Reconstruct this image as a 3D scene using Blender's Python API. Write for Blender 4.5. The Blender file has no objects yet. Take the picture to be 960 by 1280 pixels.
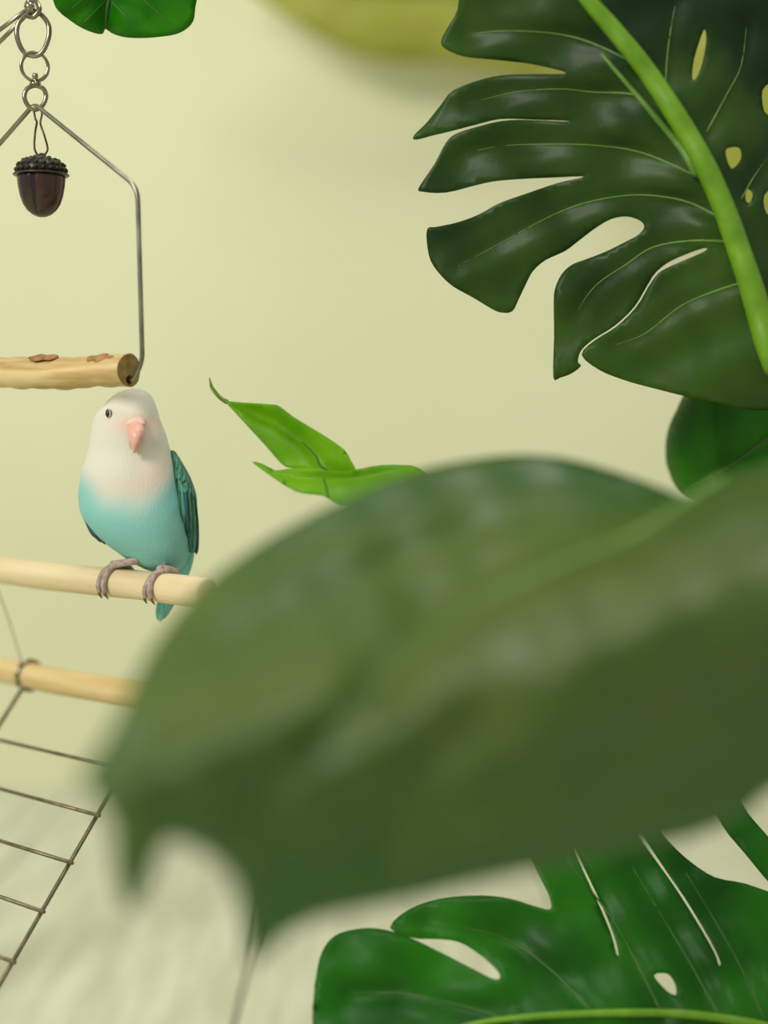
import bpy, math, random
import numpy as np
from mathutils import Vector, Matrix
from mathutils.geometry import delaunay_2d_cdt
random.seed(4)
rng = np.random.default_rng(4)
scene = bpy.context.scene
col = scene.collection

# ------------------------------------------------------------------ camera
FPX = 1850.0
PITCH = math.atan(120.0 / FPX)
CAMH = 0.405
FOCUS = 0.757
cam_d = bpy.data.cameras.new('camera'); cam = bpy.data.objects.new('camera', cam_d); col.objects.link(cam)
cam.location = (0, 0, CAMH); cam.rotation_euler = (math.pi / 2 - PITCH, 0, 0)
cam_d.sensor_fit = 'VERTICAL'; cam_d.sensor_height = 36; cam_d.lens = FPX / 1280 * 36
cam_d.clip_start = 0.02
cam_d.dof.use_dof = True; cam_d.dof.focus_distance = FOCUS; cam_d.dof.aperture_fstop = 2.0
scene.camera = cam

# ------------------------------------------------------------------ light
w = bpy.data.worlds.new('room_light'); scene.world = w; w.use_nodes = True
w.node_tree.nodes['Background'].inputs[0].default_value = (0.98, 1.0, 0.95, 1)
w.node_tree.nodes['Background'].inputs[1].default_value = 0.47
def area(name, loc, target, size, energy, color):
    d = bpy.data.lights.new(name, 'AREA'); d.shape = 'RECTANGLE'; d.size, d.size_y = size
    d.energy = energy; d.color = color
    o = bpy.data.objects.new(name, d); col.objects.link(o); o.location = loc
    o.rotation_euler = (Vector(target) - Vector(loc)).to_track_quat('-Z', 'Y').to_euler()
    return o
area('window_left_offscreen', (-1.35, -0.75, 1.55), (0.05, 1.2, 0.32), (0.8, 0.8), 37, (1.0, 0.985, 0.925))
area('ceiling_lamp_offscreen', (0.2, 0.65, 2.4), (0.2, 0.85, 0.0), (0.7, 0.7), 17, (1.0, 0.985, 0.925))
scene.view_settings.view_transform = 'Standard'; scene.view_settings.look = 'None'
scene.view_settings.gamma = 1; scene.view_settings.use_curve_mapping = False
scene.view_settings.exposure = 0.0

# ------------------------------------------------------------------ helpers
CT, ST = math.cos(PITCH), math.sin(PITCH)
def ray(px, py):
    a, b = (px - 480) / FPX, (py - 640) / FPX
    return Vector((a, CT - b * ST, -ST - b * CT))
def P(px, py, z):
    return Vector((0, 0, CAMH)) + ray(px, py) * z
MM = lambda px, z=0.757: px * z / FPX          # pixels at depth z -> metres

def srgb(r, g, b):
    f = lambda c: ((c / 255) / 12.92) if c / 255 <= 0.04045 else (((c / 255) + 0.055) / 1.055) ** 2.4
    return (f(r), f(g), f(b), 1)

WL = {}                                        # world position of each parent
def thing(name, label, cat, loc, group=None):
    o = bpy.data.objects.new(name, None); col.objects.link(o); o.location = loc
    o.empty_display_size = 0.01
    o['label'] = label; o['category'] = cat
    if group: o['group'] = group
    WL[o] = Vector(loc)
    return o
def obj(name, verts, faces, mat, parent=None, smooth=True, label=None, base=None):
    off = WL[parent] if parent is not None else Vector((0, 0, 0))
    b = Vector(base) if base is not None else off
    me = bpy.data.meshes.new(name)
    me.from_pydata([tuple(Vector(v) - b) for v in verts], [], [tuple(int(i) for i in f) for f in faces]); me.update()
    if smooth: me.polygons.foreach_set('use_smooth', [True] * len(me.polygons))
    o = bpy.data.objects.new(name, me); col.objects.link(o)
    if mat: me.materials.append(mat)
    if parent is not None: o.parent = parent
    o.location = b - off
    WL[o] = b
    if label: o['label'] = label
    return o
def structure(o): o['kind'] = 'structure'; return o

def catmull(pts, n=8, closed=False):
    pts = [Vector(p) for p in pts]; out = []
    m = len(pts); seg = m if closed else m - 1
    for i in range(seg):
        if closed: p0, p1, p2, p3 = pts[(i - 1) % m], pts[i], pts[(i + 1) % m], pts[(i + 2) % m]
        else: p0, p1, p2, p3 = pts[max(i - 1, 0)], pts[i], pts[i + 1], pts[min(i + 2, m - 1)]
        for k in range(n):
            t = k / n
            out.append(0.5 * ((2 * p1) + (p2 - p0) * t + (2 * p0 - 5 * p1 + 4 * p2 - p3) * t * t + (3 * p1 - p0 - 3 * p2 + p3) * t ** 3))
    if not closed: out.append(pts[-1].copy())
    return out
def tube(pts, r, seg=10, closed=False, flat=1.0):
    """verts, faces of a round wire through pts; r is a number or a list along the wire"""
    pts = [Vector(p) for p in pts]; n = len(pts)
    if not hasattr(r, '__len__'): rr = [r] * n
    else: rr = list(np.interp(np.linspace(0, 1, n), np.linspace(0, 1, len(r)), r))
    V, F = [], []; up = None
    for i in range(n):
        a = pts[(i - 1) % n] if (closed or i > 0) else pts[i]
        b = pts[(i + 1) % n] if (closed or i < n - 1) else pts[i]
        t = (b - a).normalized()
        if up is None:
            up = Vector((0, 0, 1)) if abs(t.z) < 0.9 else Vector((0, 1, 0))
        up = (up - t * up.dot(t)).normalized(); s = t.cross(up)
        for k in range(seg):
            an = 2 * math.pi * k / seg
            V.append(pts[i] + (up * math.cos(an) * flat + s * math.sin(an)) * rr[i])
    for i in range(n if closed else n - 1):
        j = (i + 1) % n
        for k in range(seg):
            k2 = (k + 1) % seg
            F.append((i * seg + k, i * seg + k2, j * seg + k2, j * seg + k))
    if not closed:
        F.append(tuple(range(seg))[::-1]); F.append(tuple((n - 1) * seg + k for k in range(seg)))
    return V, F
def join(*parts):
    V, F = [], []
    for v, f in parts:
        o = len(V); V += list(v); F += [tuple(i + o for i in q) for q in f]
    return V, F
def ring_pts(c, rx, ry, ax, ay, n=32):
    return [c + ax * rx * math.cos(2 * math.pi * k / n) + ay * ry * math.sin(2 * math.pi * k / n) for k in range(n)]
def box(x0, x1, y0, y1, z0, z1):
    V = [Vector((x, y, z)) for z in (z0, z1) for y in (y0, y1) for x in (x0, x1)]
    F = [(0, 2, 3, 1), (4, 5, 7, 6), (0, 1, 5, 4), (2, 6, 7, 3), (0, 4, 6, 2), (1, 3, 7, 5)]
    return V, F
def bevel(o, wd, seg=2):
    m = o.modifiers.new('bevel', 'BEVEL'); m.width = wd; m.segments = seg; m.limit_method = 'ANGLE'
    return o

# ------------------------------------------------------------------ materials
def new_mat(name):
    m = bpy.data.materials.new(name); m.use_nodes = True
    nt = m.node_tree; return m, nt, nt.nodes['Principled BSDF']
def noise_mat(name, c1, c2, scale=20, rough=0.5, stretch=(1, 1, 1), bump=0.0, bscale=None, metal=0, spec=0.5, detail=4, contrast=(0.35, 0.65), dist=0.001):
    m, nt, b = new_mat(name); N, L = nt.nodes, nt.links
    tc = N.new('ShaderNodeTexCoord'); mp = N.new('ShaderNodeMapping'); mp.inputs['Scale'].default_value = stretch
    L.new(tc.outputs['Object'], mp.inputs[0])
    nz = N.new('ShaderNodeTexNoise'); nz.inputs['Scale'].default_value = scale; nz.inputs['Detail'].default_value = detail
    L.new(mp.outputs[0], nz.inputs['Vector'])
    cr = N.new('ShaderNodeValToRGB'); cr.color_ramp.elements[0].position, cr.color_ramp.elements[1].position = contrast
    cr.color_ramp.elements[0].color = c1; cr.color_ramp.elements[1].color = c2
    L.new(nz.outputs['Fac'], cr.inputs[0]); L.new(cr.outputs[0], b.inputs['Base Color'])
    b.inputs['Roughness'].default_value = rough; b.inputs['Metallic'].default_value = metal
    b.inputs['Specular IOR Level'].default_value = spec
    if bump:
        n2 = N.new('ShaderNodeTexNoise'); n2.inputs['Scale'].default_value = bscale or scale; n2.inputs['Detail'].default_value = 6
        L.new(mp.outputs[0], n2.inputs['Vector'])
        bp = N.new('ShaderNodeBump'); bp.inputs['Strength'].default_value = bump; bp.inputs['Distance'].default_value = dist
        L.new(n2.outputs['Fac'], bp.inputs['Height']); L.new(bp.outputs[0], b.inputs['Normal'])
    return m
def leaf_mat(name, dark, light, trans, scale=18, rough=0.38, tmix=0.35, spec=0.5, sheen=0.0):
    m = noise_mat(name, dark, light, scale=scale, rough=rough, bump=0.25, bscale=160, spec=spec, detail=3)
    nt = m.node_tree; N, L = nt.nodes, nt.links
    b = N['Principled BSDF']; out = N['Material Output']
    if sheen:
        b.inputs['Coat Weight'].default_value = sheen; b.inputs['Coat Roughness'].default_value = 0.45
    t = N.new('ShaderNodeBsdfTranslucent'); t.inputs[0].default_value = trans
    mx = N.new('ShaderNodeMixShader'); mx.inputs[0].default_value = tmix
    L.new(b.outputs[0], mx.inputs[1]); L.new(t.outputs[0], mx.inputs[2]); L.new(mx.outputs[0], out.inputs[0])
    return m
def vcol_mat(name, rough=0.8, bump=0.3, bscale=900, stretch=(1, 1, 0.35)):
    m, nt, b = new_mat(name); N, L = nt.nodes, nt.links
    at = N.new('ShaderNodeAttribute'); at.attribute_name = 'plumage'
    L.new(at.outputs['Color'], b.inputs['Base Color']); b.inputs['Roughness'].default_value = rough
    b.inputs['Specular IOR Level'].default_value = 0.2
    tc = N.new('ShaderNodeTexCoord'); mp = N.new('ShaderNodeMapping'); mp.inputs['Scale'].default_value = stretch
    nz = N.new('ShaderNodeTexNoise'); nz.inputs['Scale'].default_value = bscale; nz.inputs['Detail'].default_value = 3
    L.new(tc.outputs['Object'], mp.inputs[0]); L.new(mp.outputs[0], nz.inputs['Vector'])
    bp = N.new('ShaderNodeBump'); bp.inputs['Strength'].default_value = bump; bp.inputs['Distance'].default_value = 0.0008
    L.new(nz.outputs['Fac'], bp.inputs['Height']); L.new(bp.outputs[0], b.inputs['Normal'])
    return m

M = {}
M['wall'] = noise_mat('cream_paint', srgb(213, 213, 174), srgb(218, 218, 180), scale=3, rough=0.6, bump=0.05, bscale=220, spec=0.3)
M['plank'] = noise_mat('whitewashed_plank', srgb(190, 190, 164), srgb(212, 212, 188), scale=9, rough=0.5, stretch=(7, 0.8, 1), bump=0.2, bscale=14, spec=0.3)
M['dowel'] = noise_mat('pale_dowel_wood', srgb(208, 188, 142), srgb(222, 205, 164), scale=60, rough=0.6, stretch=(0.25, 0.25, 3), bump=0.1, spec=0.25)
M['dowel2'] = noise_mat('honey_dowel_wood', srgb(198, 172, 114), srgb(212, 189, 138), scale=60, rough=0.6, stretch=(0.25, 0.25, 3), bump=0.1, spec=0.25)
M['branch'] = noise_mat('peeled_branch_wood', srgb(178, 146, 90), srgb(214, 190, 138), scale=70, rough=0.6, stretch=(0.3, 0.3, 4), bump=0.5, spec=0.25)
M['knot'] = noise_mat('brown_knot_wood', srgb(128, 84, 44), srgb(176, 128, 74), scale=200, rough=0.8, bump=0.5)
M['endgrain'] = noise_mat('end_grain_wood', srgb(134, 104, 52), srgb(166, 134, 76), scale=260, rough=0.8, bump=0.6)
M['steel'] = noise_mat('steel_wire', srgb(126, 122, 104), srgb(160, 156, 136), scale=90, rough=0.28, metal=1)
M['chrome'] = noise_mat('mottled_brass_chrome', srgb(138, 130, 108), srgb(160, 153, 132), scale=120, rough=0.18, metal=1)  # plain metal, two close tones mixed faintly at random
M['ladderwire'] = noise_mat('dull_ladder_wire', srgb(96, 90, 66), srgb(126, 118, 90), scale=160, rough=0.4, metal=0.7)
M['darkwire'] = noise_mat('dark_wire', srgb(60, 54, 40), srgb(92, 84, 64), scale=160, rough=0.35, metal=0.8)
M['thread'] = noise_mat('grey_thread', srgb(104, 100, 66), srgb(128, 124, 90), scale=300, rough=0.9)
M['nut'] = noise_mat('dark_acorn_wood', srgb(18, 8, 4), srgb(62, 30, 12), scale=150, rough=0.22, stretch=(1, 1, 0.12), spec=0.6)
M['cap'] = noise_mat('acorn_cap_metal', srgb(22, 21, 10), srgb(44, 40, 22), scale=300, rough=0.35, metal=0.4, bump=0.4)
M['eye'] = noise_mat('black_eye', srgb(8, 7, 6), srgb(16, 13, 11), rough=0.08)
M['eyering'] = noise_mat('pale_eye_ring', srgb(176, 166, 146), srgb(190, 180, 160), rough=0.7)
M['beak'] = noise_mat('pink_beak', srgb(222, 158, 142), srgb(232, 178, 160), scale=120, rough=0.35)
M['beaktip'] = noise_mat('horn_beak', srgb(160, 120, 100), srgb(186, 140, 120), scale=120, rough=0.35)
M['cere'] = noise_mat('pink_cere', srgb(222, 186, 168), srgb(226, 194, 178), scale=200, rough=0.7)
M['foot'] = noise_mat('grey_pink_skin', srgb(150, 128, 118), srgb(184, 162, 150), scale=500, rough=0.7, bump=0.5)
M['claw'] = noise_mat('horn_claw', srgb(104, 74, 56), srgb(130, 96, 76), scale=300, rough=0.4)
M['plumage'] = vcol_mat('soft_plumage')
M['wingfeather'] = noise_mat('teal_feather', srgb(44, 106, 88), srgb(82, 150, 130), scale=300, rough=0.6, stretch=(1, 1, 0.12), bump=0.4)
M['wingcovert'] = noise_mat('deep_green_covert', srgb(40, 96, 72), srgb(70, 136, 112), scale=260, rough=0.65, stretch=(1, 1, 0.3), bump=0.5)
M['flight'] = noise_mat('slate_flight_feather', srgb(18, 46, 54), srgb(40, 92, 98), scale=300, rough=0.5, stretch=(1, 1, 0.12), bump=0.3)
M['tail'] = noise_mat('aqua_tail_feather', srgb(84, 168, 158), srgb(132, 200, 194), scale=260, rough=0.6, stretch=(1, 1, 0.12), bump=0.3)
M['leaf_dark'] = leaf_mat('dark_monstera_leaf', srgb(16, 44, 12), srgb(58, 90, 24), srgb(76, 128, 16), tmix=0.2, spec=0.25, rough=0.42, scale=13)
M['leaf_bottom'] = leaf_mat('green_monstera_leaf', srgb(18, 74, 6), srgb(40, 116, 10), srgb(70, 160, 8), tmix=0.3, rough=0.42, spec=0.25)
M['leaf_front'] = leaf_mat('olive_monstera_leaf', srgb(44, 76, 8), srgb(96, 104, 28), srgb(76, 190, 2), scale=8, tmix=0.5, rough=0.48, spec=0.8, sheen=0.5)
M['leaf_bright'] = leaf_mat('bright_green_leaf', srgb(30, 108, 4), srgb(58, 138, 8), srgb(80, 170, 8), tmix=0.35, scale=40, spec=0.2)
M['leaf_young'] = leaf_mat('young_lime_leaf', srgb(98, 152, 8), srgb(128, 180, 20), srgb(156, 214, 12), tmix=0.45, scale=40, spec=0.2)
M['leaf_side'] = leaf_mat('deep_green_leaf', srgb(26, 76, 8), srgb(56, 134, 12), srgb(80, 170, 8), tmix=0.4, spec=0.25)
M['leaf_yellow'] = leaf_mat('yellow_green_leaf', srgb(176, 180, 76), srgb(198, 200, 104), srgb(206, 210, 96), tmix=0.45, rough=0.6, scale=8)
M['midrib'] = noise_mat('lime_midrib', srgb(92, 138, 10), srgb(108, 154, 20), scale=90, rough=0.45, bump=0.4)
M['vein'] = noise_mat('pale_vein', srgb(84, 122, 40), srgb(104, 144, 54), scale=120, rough=0.5)
M['vein_dark'] = noise_mat('dark_vein', srgb(46, 84, 14), srgb(60, 100, 20), scale=120, rough=0.5)
M['petiole'] = noise_mat('green_stalk', srgb(70, 110, 24), srgb(100, 144, 40), scale=80, rough=0.5)
M['terracotta'] = noise_mat('terracotta', srgb(150, 92, 60), srgb(172, 110, 74), scale=40, rough=0.8, bump=0.2)
M['soil'] = noise_mat('potting_soil', srgb(38, 28, 20), srgb(70, 52, 38), scale=90, rough=0.95, bump=1.0)

# ------------------------------------------------------------------ setting
WALL_Y = 1.60
structure(obj('wall_back', *box(-2.2, 2.2, WALL_Y, WALL_Y + 0.08, -0.02, 2.4), M['wall'], smooth=False, base=(0, WALL_Y, 0)))
fl = structure(obj('floor', *box(-2.2, 2.2, -1.6, WALL_Y, -0.05, -0.012), M['plank'], smooth=False, base=(0, 0, 0)))
pm = None
for i in range(-8, 9):
    x0 = -0.100 + i * 0.24
    for (ya, yb) in ((-1.6, 0.12), (0.122, WALL_Y)) if i % 2 else ((-1.6, -0.4), (-0.398, WALL_Y)):
        V, F = box(x0 + 0.0015, x0 + 0.2385, ya, yb, -0.012, 0.0)
        bevel(obj('plank', V, F, M['plank'], fl, smooth=False, base=(x0, ya, 0)), 0.0008, 1)

# ------------------------------------------------------------------ play stand: perches
YAW = math.radians(50)
R1 = Vector((-math.sin(YAW), math.cos(YAW), 0))           # along the perches, away to the left
FR = Vector((-math.cos(YAW), -math.sin(YAW), 0))          # horizontal, towards the viewer side of a perch
UP = Vector((0, 0, 1))
D1 = P(200, 735, 0.755); RAD1 = 0.0077
D2 = P(100, 856, 0.838); RAD2 = 0.0075
def on_line(A, d, px):                                    # point of a line seen in the pixel column px
    k = (px - 480) / FPX
    # camera depth of a point: dot with forward
    f = Vector((0, CT, -ST)); c = Vector((0, 0, CAMH))
    t = (k * (A - c).dot(f) - A.x) / (d.x - k * d.dot(f))
    return A + d * t
def dowel(A, d, rad, px_r, length, n=40):
    a = on_line(A, d, px_r); pts = [a + d * (length * i / n) for i in range(n + 1)]
    pr = []
    for i, p in enumerate(pts):
        s = i / n * length
        pr.append(p + UP * 0.0003 * math.sin(s * 40) + FR * 0.0003 * math.sin(s * 55 + 1))
    e = [pr[0] - d * 0.0012] + pr
    r = [rad * 0.86] + [rad * (1 + 0.012 * math.sin(i * 0.9)) for i in range(n + 1)]
    return tube(e, r, 24), pr
(v1, l1), (v2, l2) = dowel(D1, R1, RAD1, 258, 0.34), dowel(D2, R1, RAD2, 262, 0.34)
st = thing('bird_perch_stand', 'pale wooden play stand with two round dowel perches', 'perch', (l1[-1].x, l1[-1].y, 0))
obj('perch', *v1, M['dowel'], st, label='upper pale dowel perch that the bird grips')
obj('perch', *v2, M['dowel2'], st, label='lower honey coloured dowel perch')
for l in (l1, l2):
    e = l[-2]
    obj('post', *tube([Vector((e.x, e.y, 0.012)), Vector((e.x, e.y, 0.3)), Vector((e.x, e.y, 0.62))], 0.011, 20), M['dowel2'], st)
bc = (l1[-2] + l2[-2]) / 2
V, F = box(bc.x - 0.07, bc.x + 0.03, bc.y - 0.08, bc.y + 0.08, 0, 0.014)
bevel(obj('base_board', V, F, M['dowel2'], st, smooth=False), 0.003)

# thread between the perches
a = on_line(D1, R1, -6) - UP * RAD1; b = on_line(D2, R1, 27) + UP * RAD2
th = thing('cord', 'thin grey thread strung between the two dowel perches', 'thread', b)
obj('strand', *tube(catmull([a, (a + b) / 2 + Vector((0.001, 0, -0.001)), b], 6), 0.00035, 6), M['thread'], th)

# ------------------------------------------------------------------ wire ladder hooked on the lower perch
p1, p2 = ray(121, 1020), ray(0, 1230)
nrm = p1.cross(p2).normalized()
Wd = nrm.cross(R1).normalized()
if Wd.z > 0: Wd = -Wd
A_r = on_line(D2, R1, 201); 
def plane_hit(px, py, A, n):
    r = ray(px, py); c = Vector((0, 0, CAMH)); return c + r * ((A - c).dot(n) / r.dot(n))
# slide the right rail so that it lies in the plane through the eye and the seen wire
t = (Vector((0, 0, CAMH)) - D2).dot(nrm) / R1.dot(nrm); A_r = D2 + R1 * t
A_l = on_line(D2, R1, 38)
ladn = R1.cross(Wd).normalized()
if ladn.y > 0: ladn = -ladn
lad = thing('wire_ladder', 'dull wire ladder hooked by rings over the lower perch', 'ladder', A_r + Wd * 0.2)
off = UP * 0 
def rail(A):
    start = A + Wd * (RAD2 + 0.0018)
    q = []
    r = RAD2 + 0.0012
    n2 = Wd.cross(R1).normalized()
    for k in range(0, 25):
        an = 2 * math.pi * (k / 24) * 0.97
        q.append(A + (Wd * math.cos(an) + n2 * math.sin(an)) * r + R1 * (0.0018 * k / 24))
    L = (start.z - 0.001) / -Wd.z
    return q, [start, start + Wd * L * 0.5, start + Wd * L], L
LL = 0
for A in (A_r, A_l):
    hook, straight, LL = rail(A)
    rl = obj('rail', *tube(straight, 0.0011, 10), M['ladderwire'], lad)
    obj('hook_ring', *tube(hook, 0.0013, 10), M['chrome'], rl)
ts = []
for (px, py) in ((121, 1020), (52, 1140)):
    r = ray(px, py); c = Vector((0, 0, CAMH))
    # closest param on rail
    n3 = nrm.cross(r); tt = (c - A_r).dot(n3) / Wd.dot(n3); ts.append(tt)
step = (ts[1] - ts[0]) / 2
wl = (A_l - A_r).length
tcur = ts[0] - step
while tcur < LL - 0.01:
    c0 = A_r + Wd * tcur + ladn * 0.0018 - R1 * 0.004; c1 = A_l + Wd * tcur + ladn * 0.0018 + R1 * 0.004
    obj('rung', *tube([c0, (c0 + c1) / 2, c1], 0.0010, 10), M['ladderwire'], lad)
    tcur += step
print('ladder', A_r, Wd, 'step', step, 'width', wl, 'len', LL)

# ------------------------------------------------------------------ swing, chain, acorn
ZS = 0.757
SY = math.radians(32)
SD = Vector((math.cos(SY), -math.sin(SY), 0))             # along the swing bar to the right, coming closer
apex = P(43, 131, ZS)
def sw(px, py):                                            # point of the swing's vertical plane seen at a pixel
    n = SD.cross(UP); r = ray(px, py); c = Vector((0, 0, CAMH)); return c + r * ((apex - c).dot(n) / r.dot(n))
swing = thing('bird_swing', 'hanging bird swing with bent steel wire and peeled wooden bar', 'swing', sw(80, 463))
rc = sw(172, 234); rb = sw(178, 450); re_ = sw(168, 474); hole = sw(160, 475)
def mir(p):                                                # the same on the swing's far side
    d = (p - apex).dot(SD); return p - SD * 2 * d
def bend(a, b, c, k=0.007, n=6):
    u = (a - b).normalized(); v = (c - b).normalized(); s, e = b + u * k, b + v * k
    return [s * (1 - t) ** 2 + b * 2 * t * (1 - t) + e * t * t for t in [i / n for i in range(n + 1)]]
right = [apex] + bend(apex, rc, rb) + bend(rc, rb, re_, 0.004) + bend(rb, re_, hole, 0.002) + [hole - SD * 0.006]
left = [mir(p) for p in right[1:]]
obj('wire_frame', *tube(left[::-1] + bend(left[0], apex + UP * 0.0005, right[1], 0.004) + right[1:], 0.00122, 12), M['steel'], swing)
# wooden bar
be = sw(161, 464); L = 2 * (be - apex).dot(SD)
n = 60; pts, rr = [], []
for i in range(n + 1):
    s = i / n
    pts.append(be - SD * L * s + UP * (0.0006 * math.sin(s * 9 + 1) ))
    rr.append(0.0080 + 0.0003 * math.sin(s * 23) + 0.0003 * math.sin(s * 51 + 2))
V, F = tube(pts, rr, 28)
Vn = []
for i, v in enumerate(V):
    c = pts[min(i // 28, n)]; d = v - c
    k = i % 28; an = 2 * math.pi * k / 28
    Vn.append(c + d * (1 + 0.035 * math.sin(3 * an + i // 28 * 0.02) + 0.012 * math.sin(9 * an)))
F = F[:-2]
bar = obj('bar', Vn, F, M['branch'], swing)
SU = SD.cross(UP).normalized()
for idx, c in ((0, pts[0]), (n, pts[-1])):
    s = 1 if idx == 0 else -1
    ring = [Vn[idx * 28 + k] for k in range(28)]
    hc = hole if s == 1 else mir(hole)
    hc = hc - SD * (hc - c).dot(SD)
    circ = ring_pts(hc, 0.0024, 0.0024, SU, UP, 16)
    flat2 = [Vector(((q - c).dot(SU), (q - c).dot(UP))) for q in ring + circ]
    ed = [(k, (k + 1) % 28) for k in range(28)] + [(28 + k, 28 + (k + 1) % 16) for k in range(16)]
    vs, _, fs, *_ = delaunay_2d_cdt(flat2, ed, [], 0, 1e-7)
    hc2 = Vector(((hc - c).dot(SU), (hc - c).dot(UP)))
    FF = [f for f in fs if (sum((vs[i] for i in f), Vector((0, 0))) / len(f) - hc2).length > 0.0023 or not all((vs[i] - hc2).length < 0.00245 for i in f)]
    obj('end_grain', [c + SU * v.x + UP * v.y + SD * s * 0.0003 for v in vs], FF, M['endgrain'], bar, smooth=False, label='darker cut end of the bar')
    deep = [q - SD * s * 0.010 for q in circ]; lip = [q + SD * s * 0.0003 for q in circ]
    obj('peg_hole', lip + deep, [(k, (k + 1) % 16, 16 + (k + 1) % 16, 16 + k) for k in range(16)] + [tuple(16 + k for k in range(16))], M['endgrain'], bar)
for (px, lw, hh, an) in ((60, 26, 8, 0.45), (133, 22, 9, 0.55)):          # scars where twigs were cut off
    front = SD.cross(UP); front = front if front.y < 0 else -front
    nv = UP * math.cos(an) + front * math.sin(an); tv = front * math.cos(an) - UP * math.sin(an)
    c = sw(px, 464) + nv * 0.0080
    q, f = [], []; NU, NV = 18, 10
    for i in range(NU + 1):
        u_ = -1 + 2 * i / NU; r2 = math.sqrt(max(0, 1 - u_ * u_)) * (1 + 0.25 * math.sin(6 * u_ + px))
        for j in range(NV):
            a2 = 2 * math.pi * j / NV
            q.append(c + SD * MM(lw) * u_ + (nv * 0.0010 * math.cos(a2) + tv * MM(hh) * math.sin(a2)) * r2 - nv * (0.0016 * (math.sin(a2) * hh / 14) ** 2))
    for i in range(NU):
        for j in range(NV): f.append((i * NV + j, i * NV + (j + 1) % NV, (i + 1) * NV + (j + 1) % NV, (i + 1) * NV + j))
    obj('twig_scar', q, f, M['knot'], bar, label='brown scar on the bar')

X = Vector((1, 0, 0)); CU = Vector((0, 0, 1))
def facing(yaw): return Vector((math.cos(yaw), math.sin(yaw), 0))
ch = thing('swivel_clasp', 'shiny metal ring chain with swivel holding the swing', 'clasp', P(43, 140, ZS))
big = catmull([P(x, y, ZS + d) for x, y, d in ((43, 14, 0), (58, 26, .001), (61.5, 42, .001), (55, 62, 0), (44, 70, 0), (29, 64, 0), (21, 44, -.001), (25, 26, -.001))], 6, True)
obj('clasp_ring', *tube(big, 0.0013, 10, True), M['chrome'], ch)
obj('split_ring', *tube(ring_pts(P(43, 83, ZS), MM(16.5), MM(17.5), facing(0.25), CU), 0.0008, 10, True), M['chrome'], ch)
obj('split_ring', *tube([p + Vector((0, 0.0014, 0)) for p in ring_pts(P(43, 83, ZS), MM(16.5), MM(17.5), facing(0.25), CU)], 0.0008, 10, True), M['chrome'], ch)
c = P(44, 101, ZS)
def lathe(c, prof, seg=20, axis_up=UP):
    V, F = [], []
    for (r, h) in prof:
        for k in range(seg):
            a = 2 * math.pi * k / seg; V.append(c + Vector((math.cos(a) * r, math.sin(a) * r, h)))
    for i in range(len(prof) - 1):
        for k in range(seg): F.append((i * seg + k, i * seg + (k + 1) % seg, (i + 1) * seg + (k + 1) % seg, (i + 1) * seg + k))
    F.append(tuple(range(seg))[::-1]); F.append(tuple((len(prof) - 1) * seg + k for k in range(seg)))
    return V, F
u = MM(1)
obj('swivel_barrel', *lathe(c, [(2 * u, -7 * u), (6 * u, -6.5 * u), (7 * u, -5 * u), (7 * u, -2.5 * u), (3.2 * u, -1.5 * u), (2.6 * u, 3 * u), (3.6 * u, 4 * u), (3.6 * u, 8 * u), (2 * u, 9.5 * u)]), M['chrome'], ch)
obj('lower_ring', *tube(catmull([P(x, y, ZS + d) for x, y, d in ((44, 107, 0), (54, 111, .0005), (57.5, 121, .001), (53, 132, .0005), (44, 137, 0), (35, 132, -.0005), (30.5, 121, -.001), (34, 111, -.0005))], 5, True), 0.0012, 10, True), M['chrome'], ch)

arm = thing('hanger_arm', 'doubled steel wire arm ending in a ball hook above the clasp', 'hanger', P(38, 10, ZS))
pend = Vector((l1[-2].x, l1[-2].y, 0)); 
e1 = P(0, 37, ZS + 0.01); e2 = P(0, 52, ZS + 0.012)
tgt = Vector((l1[-2].x + 0.011, l1[-2].y - 0.002, P(-150, 178, ZS + 0.05).z))
obj('arm_wire', *tube([P(35, 11, ZS), e1, tgt + UP * 0.006], 0.0011, 10), M['steel'], arm)
obj('arm_wire', *tube([P(33, 19, ZS), e2, tgt - UP * 0.006], 0.0011, 10), M['steel'], arm)
obj('hook_loop', *tube(catmull([P(33, 19, ZS), P(42, 21, ZS - .003), P(49, 12, ZS - .003), P(45, 2, ZS), P(36, 2, ZS + .002), P(33, 9, ZS + .001)], 6), 0.0014, 10), M['chrome'], arm)
def ball(c, rx, ry=None, rz=None, nu=20, nv=12):
    ry = ry or rx; rz = rz or rx; V, F = [], []
    for i in range(1, nv):
        th_ = math.pi * i / nv
        for k in range(nu):
            a = 2 * math.pi * k / nu; V.append(c + Vector((rx * math.sin(th_) * math.cos(a), ry * math.sin(th_) * math.sin(a), rz * math.cos(th_))))
    for i in range(nv - 2):
        for k in range(nu): F.append((i * nu + k, (i + 1) * nu + k, (i + 1) * nu + (k + 1) % nu, i * nu + (k + 1) % nu))
    t_, b_ = len(V), len(V) + 1; V += [c + Vector((0, 0, rz)), c - Vector((0, 0, rz))]
    for k in range(nu): F.append((t_, k, (k + 1) % nu)); F.append((b_, (nv - 2) * nu + (k + 1) % nu, (nv - 2) * nu + k))
    return V, F
obj('ball_tip', *ball(P(37, 9, ZS - 0.003), MM(6.5)), M['chrome'], arm)

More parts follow.
